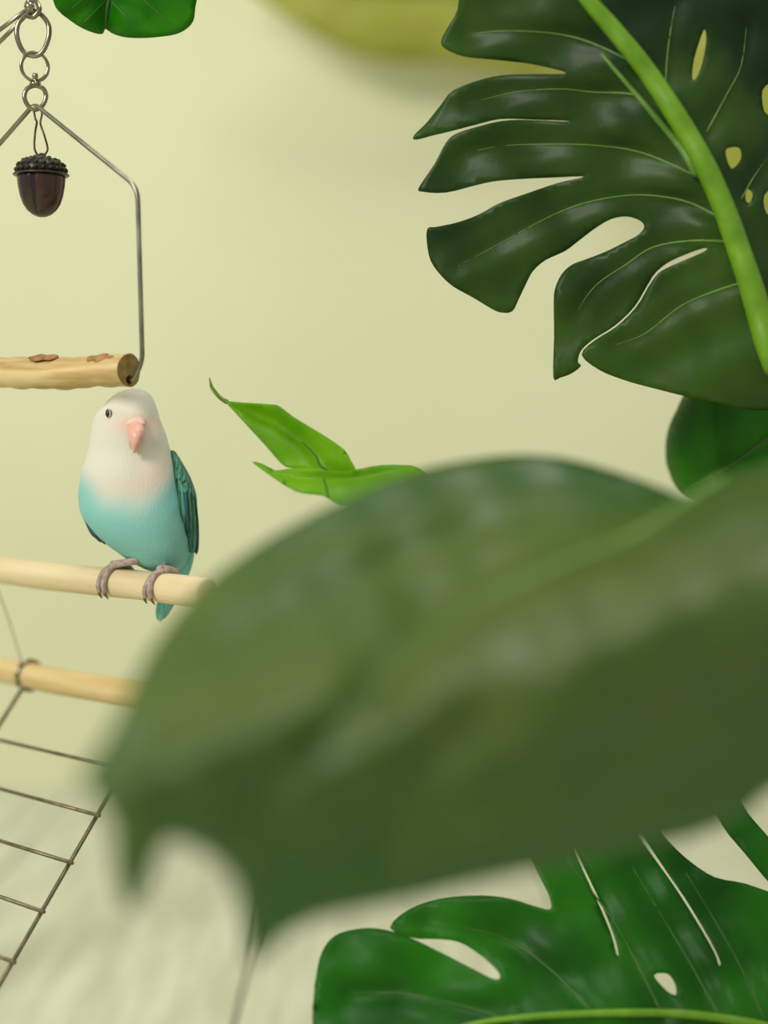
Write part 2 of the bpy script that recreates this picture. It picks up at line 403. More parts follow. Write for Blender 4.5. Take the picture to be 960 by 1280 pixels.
ac = thing('acorn_charm', 'dark brown wooden acorn charm hanging from a thin wire loop', 'charm', P(51.5, 271, ZS))
c = P(51.5, 219, ZS)
nutp = [(0.5, -52), (6, -51.3), (12, -48.5), (18, -43.5), (23, -36), (26.5, -26), (28.8, -14), (29.8, -4), (29.6, 0), (10, 2)]
V, F = lathe(c, [(r * u, h * u) for r, h in nutp], 96)
Vn = []
for v in V:                                             # carved seam lines down the nut
    d = v - c; a = math.atan2(d.y, d.x)
    g = min(abs(((a + math.pi / 2 + 0.12 + math.pi / 4) % (math.pi / 2)) - math.pi / 4), 1)
    Vn.append(c + Vector((d.x, d.y, 0)) * (1 - 0.10 * math.exp(-(g / 0.07) ** 2)) + Vector((0, 0, d.z)))
nut = obj('nut', Vn, F, M['nut'], ac)
obj('seam', *tube([c + Vector((-0.12 * 0.9 * r * u, -0.993 * 0.9 * r * u, h * u)) for r, h in nutp[3:9]], 0.0003, 6), M['nut'], nut)
obj('rim_disc', *lathe(c + Vector((0, 0, 0)), [(20 * u, -0.5 * u), (34 * u, -0.8 * u), (35 * u, 0.2 * u), (34 * u, 1.3 * u), (20 * u, 1.6 * u)], 40), M['darkwire'], ac)
cap = obj('cap', *lathe(c, [(30 * u, 1 * u), (30.5 * u, 6 * u), (29 * u, 11 * u), (25.5 * u, 16 * u), (18 * u, 20 * u), (9 * u, 22 * u), (2 * u, 22.6 * u)], 36), M['cap'], ac)
for ringi, (rr0, h0, nn) in enumerate(((30, 6, 20), (27.6, 12, 18), (21.5, 17, 14), (12, 20.4, 8))):
    for k in range(nn):
        a = 2 * math.pi * (k + 0.5 * (ringi % 2)) / nn
        if math.sin(a) > 0.35: continue
        q = c + Vector((math.cos(a) * rr0 * u, math.sin(a) * rr0 * u, h0 * u))
        obj('cap_knob', *ball(q, 3.4 * u, 3.4 * u, 3.0 * u, 8, 6), M['cap'], cap)
obj('cap_stalk', *tube(ring_pts(P(52, 196, ZS), MM(4.5), MM(3.5), X, CU, 16), 0.0006, 8, True), M['darkwire'], ac)
obj('wire_loop', *tube(catmull([P(x, y, ZS + d) for x, y, d in ((42, 136, 0), (44, 148, -.001), (46, 153, -.001), (44, 165, 0), (43, 184, 0), (47, 194, 0), (52, 197, 0), (57, 192, 0), (59.5, 185, 0), (55, 168, 0), (50.5, 154, .001), (52.5, 142, .001), (50, 134, 0.001), (46, 131, .001))], 4), 0.00055, 8), M['darkwire'], ac)

# ------------------------------------------------------------------ lovebird
ZB = 0.766
bird = thing('lovebird', 'small pastel blue lovebird with cream head gripping the upper perch', 'bird', P(172, 716, ZB))
#  y   L    R   depth offset, half depth (m)
RINGS = [(485.5, 164, 174, -.002, .0020), (487.5, 155, 180, -.002, .0062), (491, 147, 186, -.002, .0100), (497, 138.5, 190.5, -.002, .0132), (506, 129.5, 194.5, -.002, .0155),
         (517, 120.5, 198, -.002, .0168), (530, 115.5, 202.5, -.0015, .0175), (545, 112.5, 208, -.001, .0180), (565, 109, 214, .001, .0195), (585, 103.5, 220, .002, .0225),
         (605, 99, 226, .003, .0250), (625, 98, 231, .004, .0265), (645, 102.5, 234, .0045, .0265), (660, 112, 236, .005, .0255), (675, 126, 237, .006, .0235),
         (690, 146, 236, .0075, .0205), (700, 160, 233, .009, .018), (709, 176, 228, .010, .0145), (714, 188, 220, .0105, .009), (716, 196, 212, .0105, .004)]
ys = np.array([r[0] for r in RINGS]); 
def smooth_interp(yq, vals):
    vals = np.array(vals, float); yq = np.asarray(yq)
    # cubic hermite with finite-difference slopes
    h = np.diff(ys); d = np.diff(vals) / h
    m = np.zeros(len(vals)); m[0], m[-1] = d[0], d[-1]
    m[1:-1] = (d[:-1] * h[1:] + d[1:] * h[:-1]) / (h[:-1] + h[1:])
    i = np.clip(np.searchsorted(ys, yq) - 1, 0, len(h) - 1); t_ = (yq - ys[i]) / h[i]
    return (2 * t_**3 - 3 * t_**2 + 1) * vals[i] + (t_**3 - 2 * t_**2 + t_) * h[i] * m[i] + (-2 * t_**3 + 3 * t_**2) * vals[i + 1] + (t_**3 - t_**2) * h[i] * m[i + 1]
NR, NS = 90, 64
tt = np.linspace(0, 1, NR); yq = ys[0] + (ys[-1] - ys[0]) * (tt - 0.06 * np.sin(2 * np.pi * tt) )
Lq, Rq, Zq, Hq = [smooth_interp(yq, [r[k] for r in RINGS]) for k in (1, 2, 3, 4)]
V, F, C = [], [], []
def plum(px, py, front):
    cream = np.array([216, 214, 197.]); aqua = np.array([134, 193, 186.]); peach = np.array([214, 194, 176.]); lav = np.array([212, 206, 196.])
    n1 = 3 * math.sin(px * 0.11 + py * 0.05)
    edge = 636 - 0.0035 * (px - 160) ** 2 * (3.6 if px > 160 else 3.2) + n1
    if not front: edge = 560 + n1
    t_ = min(max((py - edge + 26) / 52, 0), 1); t_ = t_ * t_ * (3 - 2 * t_)
    head = cream.copy()
    k = math.exp(-((px - 192) / 22) ** 2 - ((py - 590) / 26) ** 2) * 0.7 + math.exp(-((py - 612) / 18) ** 2) * 0.55
    head = head * (1 - min(k, .8)) + peach * min(k, .8)
    k = math.exp(-((px - 170) / 26) ** 2 - ((py - 530) / 13) ** 2) * 0.8
    head = head * (1 - k) + np.array([228, 186, 164]) * k
    body = aqua
    c_ = head * (1 - t_) + body * t_
    return srgb(*c_)
for i in range(NR):
    cx, rx = (Lq[i] + Rq[i]) / 2, (Rq[i] - Lq[i]) / 2
    for k in range(NS):
        a = 2 * math.pi * k / NS; ca, sa = math.cos(a), math.sin(a)
        ex = 0.93
        ca2, sa2 = math.copysign(abs(ca) ** ex, ca), math.copysign(abs(sa) ** ex, sa)
        z = ZB + Zq[i] + Hq[i] * sa2
        px = cx + rx * ca2 * (1 + 0.006 * math.sin(9 * a + yq[i] * 0.2)); py = yq[i]
        if 500 < py < 560 and sa < 0:                    # brow and face plane around the beak
            z -= 0.0012 * math.exp(-((px - 168) / 14) ** 2 - ((py - 525) / 14) ** 2)
            z += 0.0010 * math.exp(-((px - 140) / 9) ** 2 - ((py - 520) / 10) ** 2)
        V.append(P(px, py, z)); C.append(plum(px, py, sa < 0.4))
for i in range(NR - 1):
    for k in range(NS): F.append((i * NS + k, (i + 1) * NS + k, (i + 1) * NS + (k + 1) % NS, i * NS + (k + 1) % NS))
F.append(tuple(range(NS))); F.append(tuple((NR - 1) * NS + k for k in range(NS))[::-1])
body = obj('body', V, F, M['plumage'], bird)
ca_ = body.data.color_attributes.new('plumage', 'FLOAT_COLOR', 'POINT')
ca_.data.foreach_set('color', [x for c in C for x in c])
def body_front(px, py):
    i = int(np.argmin(abs(yq - py))); cx, rx = (Lq[i] + Rq[i]) / 2, (Rq[i] - Lq[i]) / 2
    q = max(0, 1 - min(abs((px - cx) / rx), 1) ** 2)
    return ZB + Zq[i] - Hq[i] * math.sqrt(q)
# loft helper: sections (px, py, z, half width px, half depth m)
def loft(sec, seg=14, n=5):
    c = catmull([Vector(s[:3]) for s in sec], n); k = np.linspace(0, len(sec) - 1, len(c))
    wv = np.interp(k, range(len(sec)), [s[3] for s in sec]); dv = np.interp(k, range(len(sec)), [s[4] for s in sec])
    V, F = [], []
    for i, p in enumerate(c):
        for j in range(seg):
            a = 2 * math.pi * j / seg; V.append(P(p.x + wv[i] * math.cos(a), p.y, p.z + dv[i] * math.sin(a)))
    for i in range(len(c) - 1):
        for j in range(seg): F.append((i * seg + j, (i + 1) * seg + j, (i + 1) * seg + (j + 1) % seg, i * seg + (j + 1) % seg))
    F.append(tuple(range(seg))); F.append(tuple((len(c) - 1) * seg + j for j in range(seg))[::-1])
    return V, F
zf = body_front(169, 530)
beak = obj('beak', *loft([(169, 521, zf + .003, 2, .001), (169.3, 526, zf + .0008, 7, .0034), (169.6, 531, zf - .0018, 10, .0046), (170, 538, zf - .0044, 10.8, .0052), (170, 545, zf - .0062, 9.4, .0046), (169.5, 553, zf - .0068, 6.8, .0036), (168.5, 560, zf - .0062, 4.0, .0024), (167.2, 567, zf - .0046, 0.8, .0007)], 18), M['beak'], bird, label='pale pink hooked beak')
obj('lower_mandible', *loft([(168, 546, zf + .001, 7, .003), (167.5, 552, zf - .0008, 6, .003), (167, 558, zf - .0025, 4.5, .0022), (166.5, 562, zf - .003, 2, .001)], 14), M['beaktip'], beak)
obj('cere', *loft([(169, 516, zf + .003, 2, .001), (169, 520, zf + .0016, 8, .0022), (169.2, 525, zf + .0004, 11.5, .0026), (169.5, 530, zf - .0006, 12.5, .0028), (170, 535, zf + .0006, 10, .0022), (170, 539, zf + .002, 6, .001)], 16), M['cere'], beak)
for sx, dz in ((163, 0), (176, 0)):
    obj('nostril', *ball(P(sx, 530.5, zf - .0036), MM(1.1), MM(1.1), MM(1.0), 8, 6), M['knot'], beak)
ez = body_front(136, 517)
for (ex, ey, ezz, n_) in ((136, 517, ez + .0002, 0), (194, 518, ZB + .001, 1)):
    ey_ = obj('eye', *ball(P(ex, ey, ezz), MM(4.2), MM(4.2), MM(5.2)), M['eye'], bird)
    # ring of pale skin around the eye, lying on the side of the head
    nv = Vector((-0.72, -0.69, 0)) if n_ == 0 else Vector((0.95, -0.3, 0))
    tv = nv.cross(UP).normalized()
    obj('eye_ring', *tube(ring_pts(P(ex, ey, ezz) + nv * 0.0004, MM(4.6), MM(5.6), tv, UP, 20), 0.00045, 8, True), M['eyering'], ey_)

# wings: a covert shell and folded flight feathers
def feather(x0, y0, z0, x1, y1, z1, wpx, th=0.0007, bow=0.0, n=14):
    V, F = [], []
    for i in range(n + 1):
        t_ = i / n; prof = max(0.02, (math.sin(math.pi * min(t_ * 0.62 + 0.08, 1)) ** 0.7) * (1 if t_ < 0.8 else math.sqrt(max(0, 1 - ((t_ - 0.8) / 0.2) ** 2))))
        x, y, z = x0 + (x1 - x0) * t_ + bow * math.sin(math.pi * t_), y0 + (y1 - y0) * t_, z0 + (z1 - z0) * t_
        for j in range(6):
            a = 2 * math.pi * j / 6; V.append(P(x + wpx * prof * math.cos(a), y + 0.15 * wpx * prof * math.cos(a), z + th * math.sin(a) * (0.4 + 0.6 * prof) + 0.0004 * abs(math.cos(a))))
    for i in range(n):
        for j in range(6): F.append((i * 6 + j, (i + 1) * 6 + j, (i + 1) * 6 + (j + 1) % 6, i * 6 + (j + 1) % 6))
    F.append(tuple(range(6))); F.append(tuple(n * 6 + j for j in range(6))[::-1])
    return V, F
WS = [(215, 563, ZB + .006, 2.5, .008), (220, 578, ZB + .007, 8, .014), (226, 597, ZB + .008, 12.5, .018), (231, 618, ZB + .0085, 14.5, .020), (233, 642, ZB + .009, 14.2, .019), (235.5, 664, ZB + .010, 12, .015), (238, 682, ZB + .011, 7.5, .009), (241, 691, ZB + .012, 3, .004)]
wing = obj('wing', *loft(WS, 22), M['wingcovert'], bird, label='dark teal folded wing')
def wing_front(x, y):
    yy = [q[1] for q in WS]; cx, cz, hw, hd = [float(np.interp(y, yy, [q[k] for q in WS])) for k in (0, 2, 3, 4)]
    return cz - hd * math.sqrt(max(0.02, 1 - min(1, abs((x - cx) / hw)) ** 2))
def wing_feather(x0, y0, x1, y1, wp, lift, th=0.0007, n=16):
    V, F = [], []
    for i in range(n + 1):
        t_ = i / n; prof = max(0.04, min(1, 0.45 + t_ * 1.2) * (1 if t_ < 0.75 else math.sqrt(max(0, 1 - ((t_ - 0.75) / 0.25) ** 2))))
        x, y = x0 + (x1 - x0) * t_ + 1.2 * math.sin(math.pi * t_), y0 + (y1 - y0) * t_
        z = min(wing_front(x, min(y, 676)), ZB + .004) - lift * (0.4 + 0.6 * t_)
        for j in range(6):
            a = 2 * math.pi * j / 6; V.append(P(x + wp * prof * math.cos(a), y + 0.15 * wp * prof * math.cos(a), z + th * math.sin(a) + 0.0005 * abs(math.cos(a))))
    for i in range(n):
        for j in range(6): F.append((i * 6 + j, (i + 1) * 6 + j, (i + 1) * 6 + (j + 1) % 6, i * 6 + (j + 1) % 6))
    F.append(tuple(range(6))); F.append(tuple(n * 6 + j for j in range(6))[::-1])
    return V, F
for (x0, y0, x1, y1, wp, m, li) in ((243, 618, 245.5, 694, 3.2, 'flight', .0003), (239, 612, 242, 691, 3.4, 'wingfeather', .0005), (235, 608, 238, 687, 3.4, 'wingcovert', .0007), (231, 606, 234, 683, 3.4, 'flight', .0009), (227, 606, 230, 679, 3.4, 'wingfeather', .0011), (223, 608, 226.5, 674, 3.2, 'wingcovert', .0013), (219.5, 612, 223, 668, 2.8, 'tail', .0015)):
    obj('feather', *wing_feather(x0, y0, x1, y1, wp, li), M[m], wing)
for (x0, y0, wp) in ((238.5, 612, 4), (234.5, 606, 4.4), (230, 604, 4.6), (224, 604, 4.4), (219, 606, 3.6), (232, 596, 4), (227.5, 590, 4.4), (223, 588, 4.2), (219, 588, 3), (223, 580, 3.4), (219.5, 574, 2.6)):
    obj('covert_feather', *wing_feather(x0, y0 - 9, x0 + 1.2, y0 + 13, wp * 0.85, .0007, th=0.0005, n=10), M['wingcovert'], wing)
wing2 = obj('wing', *loft([(107, 606, ZB + .012, 5, .010), (105, 622, ZB + .012, 7, .014), (108, 640, ZB + .012, 7.5, .014), (115, 656, ZB + .012, 7.5, .011), (122, 668, ZB + .012, 6, .007), (128, 678, ZB + .012, 2.5, .003)], 18), M['wingfeather'], bird, label='dark wing tip past the belly')
for (x0, y0, x1, y1, m, dz) in ((104, 630, 119, 673, 'flight', -.001), (107, 634, 125, 678, 'flight', -.0018), (110, 636, 131, 681, 'flight', -.0026)):
    obj('feather', *feather(x0, y0, ZB + dz, x1, y1, ZB + dz + .003, 4.2, bow=-1.5), M[m], wing2)
# tail
tail = obj('tail', *loft([(226, 668, ZB + .014, 14, .012), (229, 690, ZB + .019, 14, .010), (226, 708, ZB + .022, 14, .007), (220, 728, ZB + .023, 12, .004), (214, 742, ZB + .023, 9, .002)], 18), M['tail'], bird)
for (x0, x1, y1, dz, wp) in ((232, 208, 768, 0, 6), (226, 205, 774, -.0008, 6), (221, 200, 778, -.0016, 6), (216, 197, 776, -.0008, 5.5), (236, 212, 760, .0008, 6)):
    obj('feather', *feather(x0, 690, ZB + .017 + dz, x1, y1, ZB + .024 + dz, wp), M['tail'], tail)
# thigh fluff and feet wrapped over the perch
def around(A, d, px, an, r, sh=0.0):                      # point on the perch's skin: an = 0 on top, + towards the viewer
    c = on_line(A, d, px) + d * sh
    return c + (UP * math.cos(an) + FR * math.sin(an)) * r
FRv = FR
for (ft, hip, toes) in ((146, (180, 699, ZB + .002), ((-4, 139, .0), (4, 146, .0))), (205, (212, 703, ZB + .003), ((-3, 204, 0), (4, 196, 0)))):
    top = around(D1, R1, ft, 0.25, RAD1 + .0026)
    leg = catmull([P(*hip), P(hip[0] + (ft - hip[0]) * 0.45, hip[1] + 3, hip[2] - .006), top], 6)
    parts = [tube(leg, [.0030, .0021, .0019, .0021], 12)]
    claws = []
    for (o0, endpx, sh) in toes:
        px0 = ft + o0 * 0.35; q = []
        for k in range(9):
            t_ = k / 8; an = 0.0 + t_ * 2.05
            q.append(around(D1, R1, px0 + (endpx - px0 - (0)) * t_, an, RAD1 + .0014 - .0003 * t_))
        parts.append(tube(catmull(q, 3), [.0020, .0017, .0019, .0015, .0017, .0012], 12))
        e = q[-1]; tn = (q[-1] - q[-2]).normalized()
        claws.append(tube(catmull([e - tn * .001, e + tn * .0016 + FR * .0004, e + tn * .0034 - UP * .0006 + Vector((.0008, 0, 0))], 5), [.0011, .0008, .0002], 8))
    for o0 in (-5, 5):
        q = [around(D1, R1, ft + o0 * 0.3 + o0 * k / 8, 0.1 - 1.9 * k / 8, RAD1 + .0018) for k in range(9)]
        parts.append(tube(catmull(q, 2), [.0025, .0021, .0016], 10))
    fo = obj('foot', *join(*parts), M['foot'], bird)
    for cw in claws: obj('claw', *cw, M['claw'], fo)

# ------------------------------------------------------------------ leaves
def pip(x, y, poly):
    n = len(poly); inside = np.zeros(x.shape, bool); j = n - 1
    for i in range(n):
        xi, yi = poly[i]; xj, yj = poly[j]
        cnd = ((yi > y) != (yj > y)) & (x < (xj - xi) * (y - yi) / ((yj - yi) + 1e-12) + xi)
        inside ^= cnd; j = i
    return inside
def seg_dist(x, y, line):
    d = np.full(x.shape, 1e9)
    for (ax, ay), (bx, by) in zip(line[:-1], line[1:]):
        vx, vy = bx - ax, by - ay; L2 = vx * vx + vy * vy + 1e-9
        t_ = np.clip(((x - ax) * vx + (y - ay) * vy) / L2, 0, 1)
        d = np.minimum(d, np.hypot(x - ax - t_ * vx, y - ay - t_ * vy))
    return d
def resample(poly, s, closed=True):
    out = []; n = len(poly)
    for i in range(n if closed else n - 1):
        a, b = np.array(poly[i], float), np.array(poly[(i + 1) % n], float)
        m = max(1, int(np.hypot(*(b - a)) / s))
        for k in range(m): out.append(tuple(a + (b - a) * k / m))
    if not closed: out.append(tuple(poly[-1]))
    return out
def smooth2d(poly, n=4):
    return [(p.x, p.y) for p in catmull([(a, b, 0) for a, b in poly], n, True)]
class Leaf:
    """a blade traced as an outline on a surface of its own: depth(x, y) gives the distance of the blade"""
    def __init__(s, outline, depth, spacing=9, holes=(), creases=(), rim=0.0, rimw=14, wave=0.0, smooth=3):
        s.outline = resample(smooth2d(outline, smooth), spacing * 0.8); s.holes = [resample(smooth2d(h, 3), spacing * 0.6) for h in holes]
        s.df, s.creases, s.rim, s.rimw, s.wave, s.sp = depth, creases, rim, rimw, wave, spacing
    def depth(s, x, y):
        x, y = np.atleast_1d(np.asarray(x, float)), np.atleast_1d(np.asarray(y, float))
        z = s.df(x, y) + 0 * x
        for line, amp, wd in s.creases: z = z + amp * np.exp(-(seg_dist(x, y, line) / wd) ** 2)
        if s.rim:
            e = seg_dist(x, y, s.outline + [s.outline[0]]); z = z + s.rim * np.exp(-e / s.rimw)
        if s.wave: z = z + s.wave * np.sin(x * 0.045 + y * 0.02) * np.cos(y * 0.05 - x * 0.013)
        return z
    def pt(s, x, y, dz=0.0): return P(x, y, float(s.depth(x, y)[0]) + dz)
    def mesh(s, name, mat, parent, thick=0.0007, label=None):
        o = np.array(s.outline); x0, y0 = o.min(0); x1, y1 = o.max(0)
        gx, gy = np.meshgrid(np.arange(x0, x1, s.sp), np.arange(y0, y1, s.sp * 0.87)); gx = gx.copy(); gx[1::2] += s.sp / 2
        gx, gy = gx.ravel(), gy.ravel()
        ok = pip(gx, gy, s.outline) & (seg_dist(gx, gy, s.outline + [s.outline[0]]) > s.sp * 0.45)
        for h in s.holes: ok &= ~pip(gx, gy, h) & (seg_dist(gx, gy, h + [h[0]]) > s.sp * 0.4)
        pts = [Vector(p) for p in s.outline]; ed = [(i, (i + 1) % len(pts)) for i in range(len(pts))]
        for h in s.holes:
            b = len(pts); pts += [Vector(p) for p in h]; ed += [(b + i, b + (i + 1) % len(h)) for i in range(len(h))]
        pts += [Vector((a, b)) for a, b in zip(gx[ok], gy[ok])]
        vs, _, fs, *_ = delaunay_2d_cdt(pts, ed, [], 0, 1e-4)
        vx, vy = np.array([v.x for v in vs]), np.array([v.y for v in vs])
        cx = np.array([vx[list(f)].mean() for f in fs]); cy = np.array([vy[list(f)].mean() for f in fs])
        keep = pip(cx, cy, s.outline)
        for h in s.holes: keep &= ~pip(cx, cy, h)
        z = s.depth(vx, vy)
        V = [P(a, b, c) for a, b, c in zip(vx, vy, z)]
        F = [tuple(f) for f, k in zip(fs, keep) if k]
        used = sorted({i for f in F for i in f}); mp = {u_: i for i, u_ in enumerate(used)}
        ob = obj(name, [V[i] for i in used], [tuple(mp[i] for i in f)[::-1] for f in F], mat, parent, label=label)
        m = ob.modifiers.new('thickness', 'SOLIDIFY'); m.thickness = thick; m.offset = 0
        return ob
    def vein(s, name, line, r0, r1, mat, parent, dz=-0.0006, label=None):
        q = resample([(p.x, p.y) for p in catmull([(a, b, 0) for a, b in line], 4)], 14, False)
        return obj(name, *tube([s.pt(a, b, dz) for a, b in q], [r0, r1], 8), mat, parent, label=label)

PL = Vector((0.50, 0.86, 0.0))                            # planter, right of the picture
def stalk(start, parent, r=0.004, sag=0.08, off=(0, 0), name='stalk'):
    e = PL + Vector((off[0], off[1], 0.17)); m = e + Vector((0, 0, 0.16)); s_ = Vector(start)
    mid = s_ * 0.5 + m * 0.5 + Vector((0.03, 0, 0.02))
    return obj(name, *tube(catmull([s_, mid, m, e], 8), [r * 0.8, r], 10), M['petiole'], parent)

def zz(s, ox, oy): return lambda pts: [(ox + a / s, oy + b / s) for a, b in pts]

# --- big leaf, upper right
k1 = zz(2.087, 500, 0)
out1 = k1([(165, -60), (150, 25), (125, 70), (108, 105), (116, 126), (170, 148), (250, 156), (330, 165), (385, 176), (425, 186), (426, 193), (355, 193), (280, 195), (220, 205), (140, 235), (108, 272), (70, 320), (36, 354), (42, 364), (90, 352), (130, 343), (200, 325), (260, 311), (330, 311), (430, 315), (432, 317), (330, 313), (268, 315), (215, 327), (150, 347), (120, 372), (92, 425), (50, 488), (58, 500), (120, 502), (190, 485), (240, 474), (300, 468), (400, 463), (470, 460), (472, 464), (410, 478), (330, 505), (260, 530), (205, 560), (150, 580), (95, 592), (72, 596),
           (70, 630), (80, 680), (108, 720), (140, 748), (190, 776), (240, 806), (265, 815), (293, 812), (310, 780), (330, 738), (348, 706), (380, 678), (430, 655), (470, 625), (510, 595), (550, 572), (590, 565), (625, 575), (637, 592), (622, 612), (590, 630), (540, 655), (490, 675), (450, 690), (422, 715), (404, 755), (401, 800), (402, 880), (400, 984), (418, 985), (448, 974), (472, 955), (464, 944), (472, 915), (505, 885), (560, 850), (612, 800), (645, 745), (668, 710), (705, 682), (760, 658), (797, 647), (795, 655), (752, 675), (703, 696), (673, 714), (648, 748), (615, 803), (563, 853), (508, 888), (474, 926), (520, 965), (580, 990), (650, 1010), (730, 1030), (800, 1045), (860, 1060), (920, 1070), (975, 1065), (1040, 1020), (1060, 950), (1100, 1010), (1200, 960), (1290, 800), (1340, 600), (1300, 300), (1200, 40), (1060, -160), (900, -330), (700, -420), (560, -440), (400, -400), (330, -330), (260, -300), (330, -230), (250, -220), (200, -140), (240, -110)])
mid1 = k1([(985, 960), (955, 880), (920, 760), (880, 640), (840, 530), (790, 420), (720, 300), (640, 180), (560, 80), (490, 0), (400, -110), (300, -240)])
veins1 = [k1(v) for v in ([(860, 630), (760, 628), (660, 645), (590, 690), (510, 745), (460, 815)], [(838, 570), (760, 530), (680, 512), (590, 510), (480, 530), (380, 570), (270, 630), (150, 695)],
                          [(795, 470), (700, 425), (620, 395), (540, 382), (430, 376), (270, 380), (170, 400)], [(740, 400), (640, 270), (600, 245), (500, 240), (420, 232), (300, 240), (180, 270)],
                          [(900, 735), (820, 760), (730, 800), (640, 870), (560, 900)], [(640, 180), (520, 120), (420, 90), (280, 80), (180, 90)], [(890, 520), (930, 450), (990, 370)], [(800, 345), (850, 250), (890, 170), (905, 60)], [(950, 800), (1060, 740), (1160, 640)], [(690, 250), (700, 120), (720, 0)])]
def d1(x, y):
    m = seg_dist(x, y, mid1)
    return 0.752 - 0.030 * np.exp(-m / 140) + 0.00004 * (y - 250) + 0.02 * np.clip((x - 900) / 300, 0, 1)
cre1 = [(v, 0.0026, 12) for v in veins1] + [(k1(l), -0.0015, 20) for l in ([(780, 600), (637, 590)], [(800, 480), (470, 462)], [(760, 400), (430, 316)], [(690, 270), (425, 190)], [(880, 690), (797, 650)])]
holes1 = [k1(h) for h in ([(792, 78), (800, 100), (790, 160), (775, 200), (762, 206), (768, 150)], [(945, 235), (975, 220), (980, 300), (950, 292)], [(850, 390), (885, 385), (890, 415), (868, 440), (855, 425)], [(950, 510), (985, 490), (985, 560), (955, 556)], [(905, 492), (920, 505), (912, 530), (900, 520)])]
lf = Leaf(out1, d1, 8, holes1, cre1, rim=0.0, smooth=3, wave=0.0026)
t1 = thing('monstera_leaf', 'large dark split monstera leaf with thick lime midrib beside the cream wall', 'leaf', PL + Vector((-0.01, -0.05, 0.17)))
bl = lf.mesh('blade', M['leaf_dark'], t1)
q = resample([(p.x, p.y) for p in catmull([(a, b, 0) for a, b in mid1], 4)], 14, False)
obj('midrib', *tube([lf.pt(a, b, -0.003) for a, b in q], [0.0068, 0.0058, 0.0052, 0.0042, 0.002], 14), M['midrib'], t1, label='thick bright lime midrib')
for v in veins1: lf.vein('vein', v, 0.0006, 0.0001, M['vein'], bl, -0.0004)
lf.vein('vein', k1([(525, 140), (590, 215), (650, 285), (705, 350), (745, 400), (775, 455)]), 0.0009, 0.0026, M['vein'], bl, -0.001)
stalk(lf.pt(*mid1[0], -0.003), t1, 0.0068, off=(-0.01, -0.05))

# --- blurred leaf in front
out2 = [(1010, 560), (960, 578), (920, 590), (885, 603), (866, 620), (845, 618), (800, 601), (750, 585), (700, 573), (640, 570), (580, 577), (520, 590), (460, 612), (400, 640), (340, 672), (290, 705), (247, 740), (215, 777), (185, 820), (162, 865), (140, 910), (116, 950), (104, 972), (122, 1000), (140, 1030), (143, 1076), (157, 1132), (176, 1126), (194, 1078), (208, 1052), (235, 1055), (270, 1075), (294, 1105), (304, 1145), (313, 1204), (345, 1176), (390, 1150), (450, 1136), (520, 1122), (600, 1102), (700, 1082), (780, 1064), (860, 1046), (920, 1022), (965, 985), (1020, 960), (1130, 900), (1190, 780), (1130, 640), (1060, 570)]
fold = [(905, 600), (860, 628), (790, 672), (700, 708), (620, 744), (560, 785), (510, 835), (475, 900)]
def d2(x, y):
    brow = np.interp(x, [80, 200, 400, 600, 800, 1000, 1200], [1000, 970, 915, 865, 810, 750, 720])   # where the blade turns down
    s = y - brow; s = np.where(s < 0, -np.sqrt(s * s + 19600) + 140, np.sqrt(s * s + 19600) - 140)
    far = 0.20 * (1 - np.exp(-np.clip(-s, 0, 900) / 200))
    under = 0.05 * (1 - np.exp(-np.clip(s, 0, 900) / 160))
    xf = np.array([f[0] for f in fold][::-1]); yf = np.array([f[1] for f in fold][::-1])
    yl = np.interp(x, xf, yf); k = np.clip((x - 330) / 420, 0, 1); k = k * k * (3 - 2 * k)
    valley = 0.06 * k / (1 + np.exp((y - yl) / 15))
    return 0.41 + far + under + valley - 0.02 * np.clip((500 - x) / 400, 0, 1) + 0.05 * np.clip((x - 700) / 400, 0, 1)
cre2 = [([(850, 628), (760, 632), (680, 640), (600, 660), (500, 700), (400, 750), (300, 800), (200, 860)], 0.006, 26), ([(790, 680), (700, 690), (600, 720), (480, 760), (360, 820), (240, 890), (150, 950)], 0.006, 28), ([(850, 618), (740, 600), (640, 600), (540, 620), (430, 660), (330, 710)], 0.005, 20),
        ([(620, 744), (540, 780), (470, 850), (400, 930), (300, 1010)], 0.007, 28), ([(760, 770), (640, 840), (540, 940), (460, 1060)], 0.005, 34)]
holes2 = []
lf2 = Leaf(out2, d2, 10, holes2, cre2, rim=0.006, rimw=18, smooth=3, wave=0.002)
t2 = thing('monstera_leaf', 'huge blurred olive green leaf with pointed tips in front of the perches', 'leaf', PL + Vector((-0.06, -0.06, 0.17)))
b2 = lf2.mesh('blade', M['leaf_front'], t2, 0.0009)
lf2.vein('midrib', fold, 0.0022, 0.0006, M['vein'], b2, 0.0004)
stalk(lf2.pt(1120, 700, 0.002), t2, 0.006, off=(-0.06, -0.06))

# --- lower right leaf
k3 = zz(1.655, 380, 1000)
out3 = k3([(30, 640), (20, 560), (18, 440), (28, 345), (45, 300), (75, 275), (130, 265), (180, 272), (235, 292), (300, 324), (350, 350), (390, 370), (405, 368), (400, 352), (365, 320), (320, 293), (270, 287), (225, 285), (178, 264), (215, 228), (280, 205), (370, 198), (430, 205), (475, 219), (510, 226), (508, 200), (495, 172), (470, 120), (440, 40), (470, -10), (520, 20), (560, 110), (600, 195), (634, 275), (646, 318), (651, 319), (640, 276), (606, 195), (566, 110), (530, 20), (550, -40), (620, -20), (680, 60), (735, 135), (780, 200), (822, 268), (850, 318), (858, 341), (862, 338), (854, 316), (827, 266), (786, 199), (741, 134), (690, 52), (680, -20), (700, -10), (735, 60), (760, 92), (800, 128), (850, 160), (910, 172), (985, 196), (955, 163), (910, 108), (865, 52), (830, -30), (880, -30), (920, 30), (985, 105), (1060, 200), (1150, 330), (1200, 480), (1160, 640), (1000, 760), (760, 820), (500, 800), (250, 760), (100, 700)])
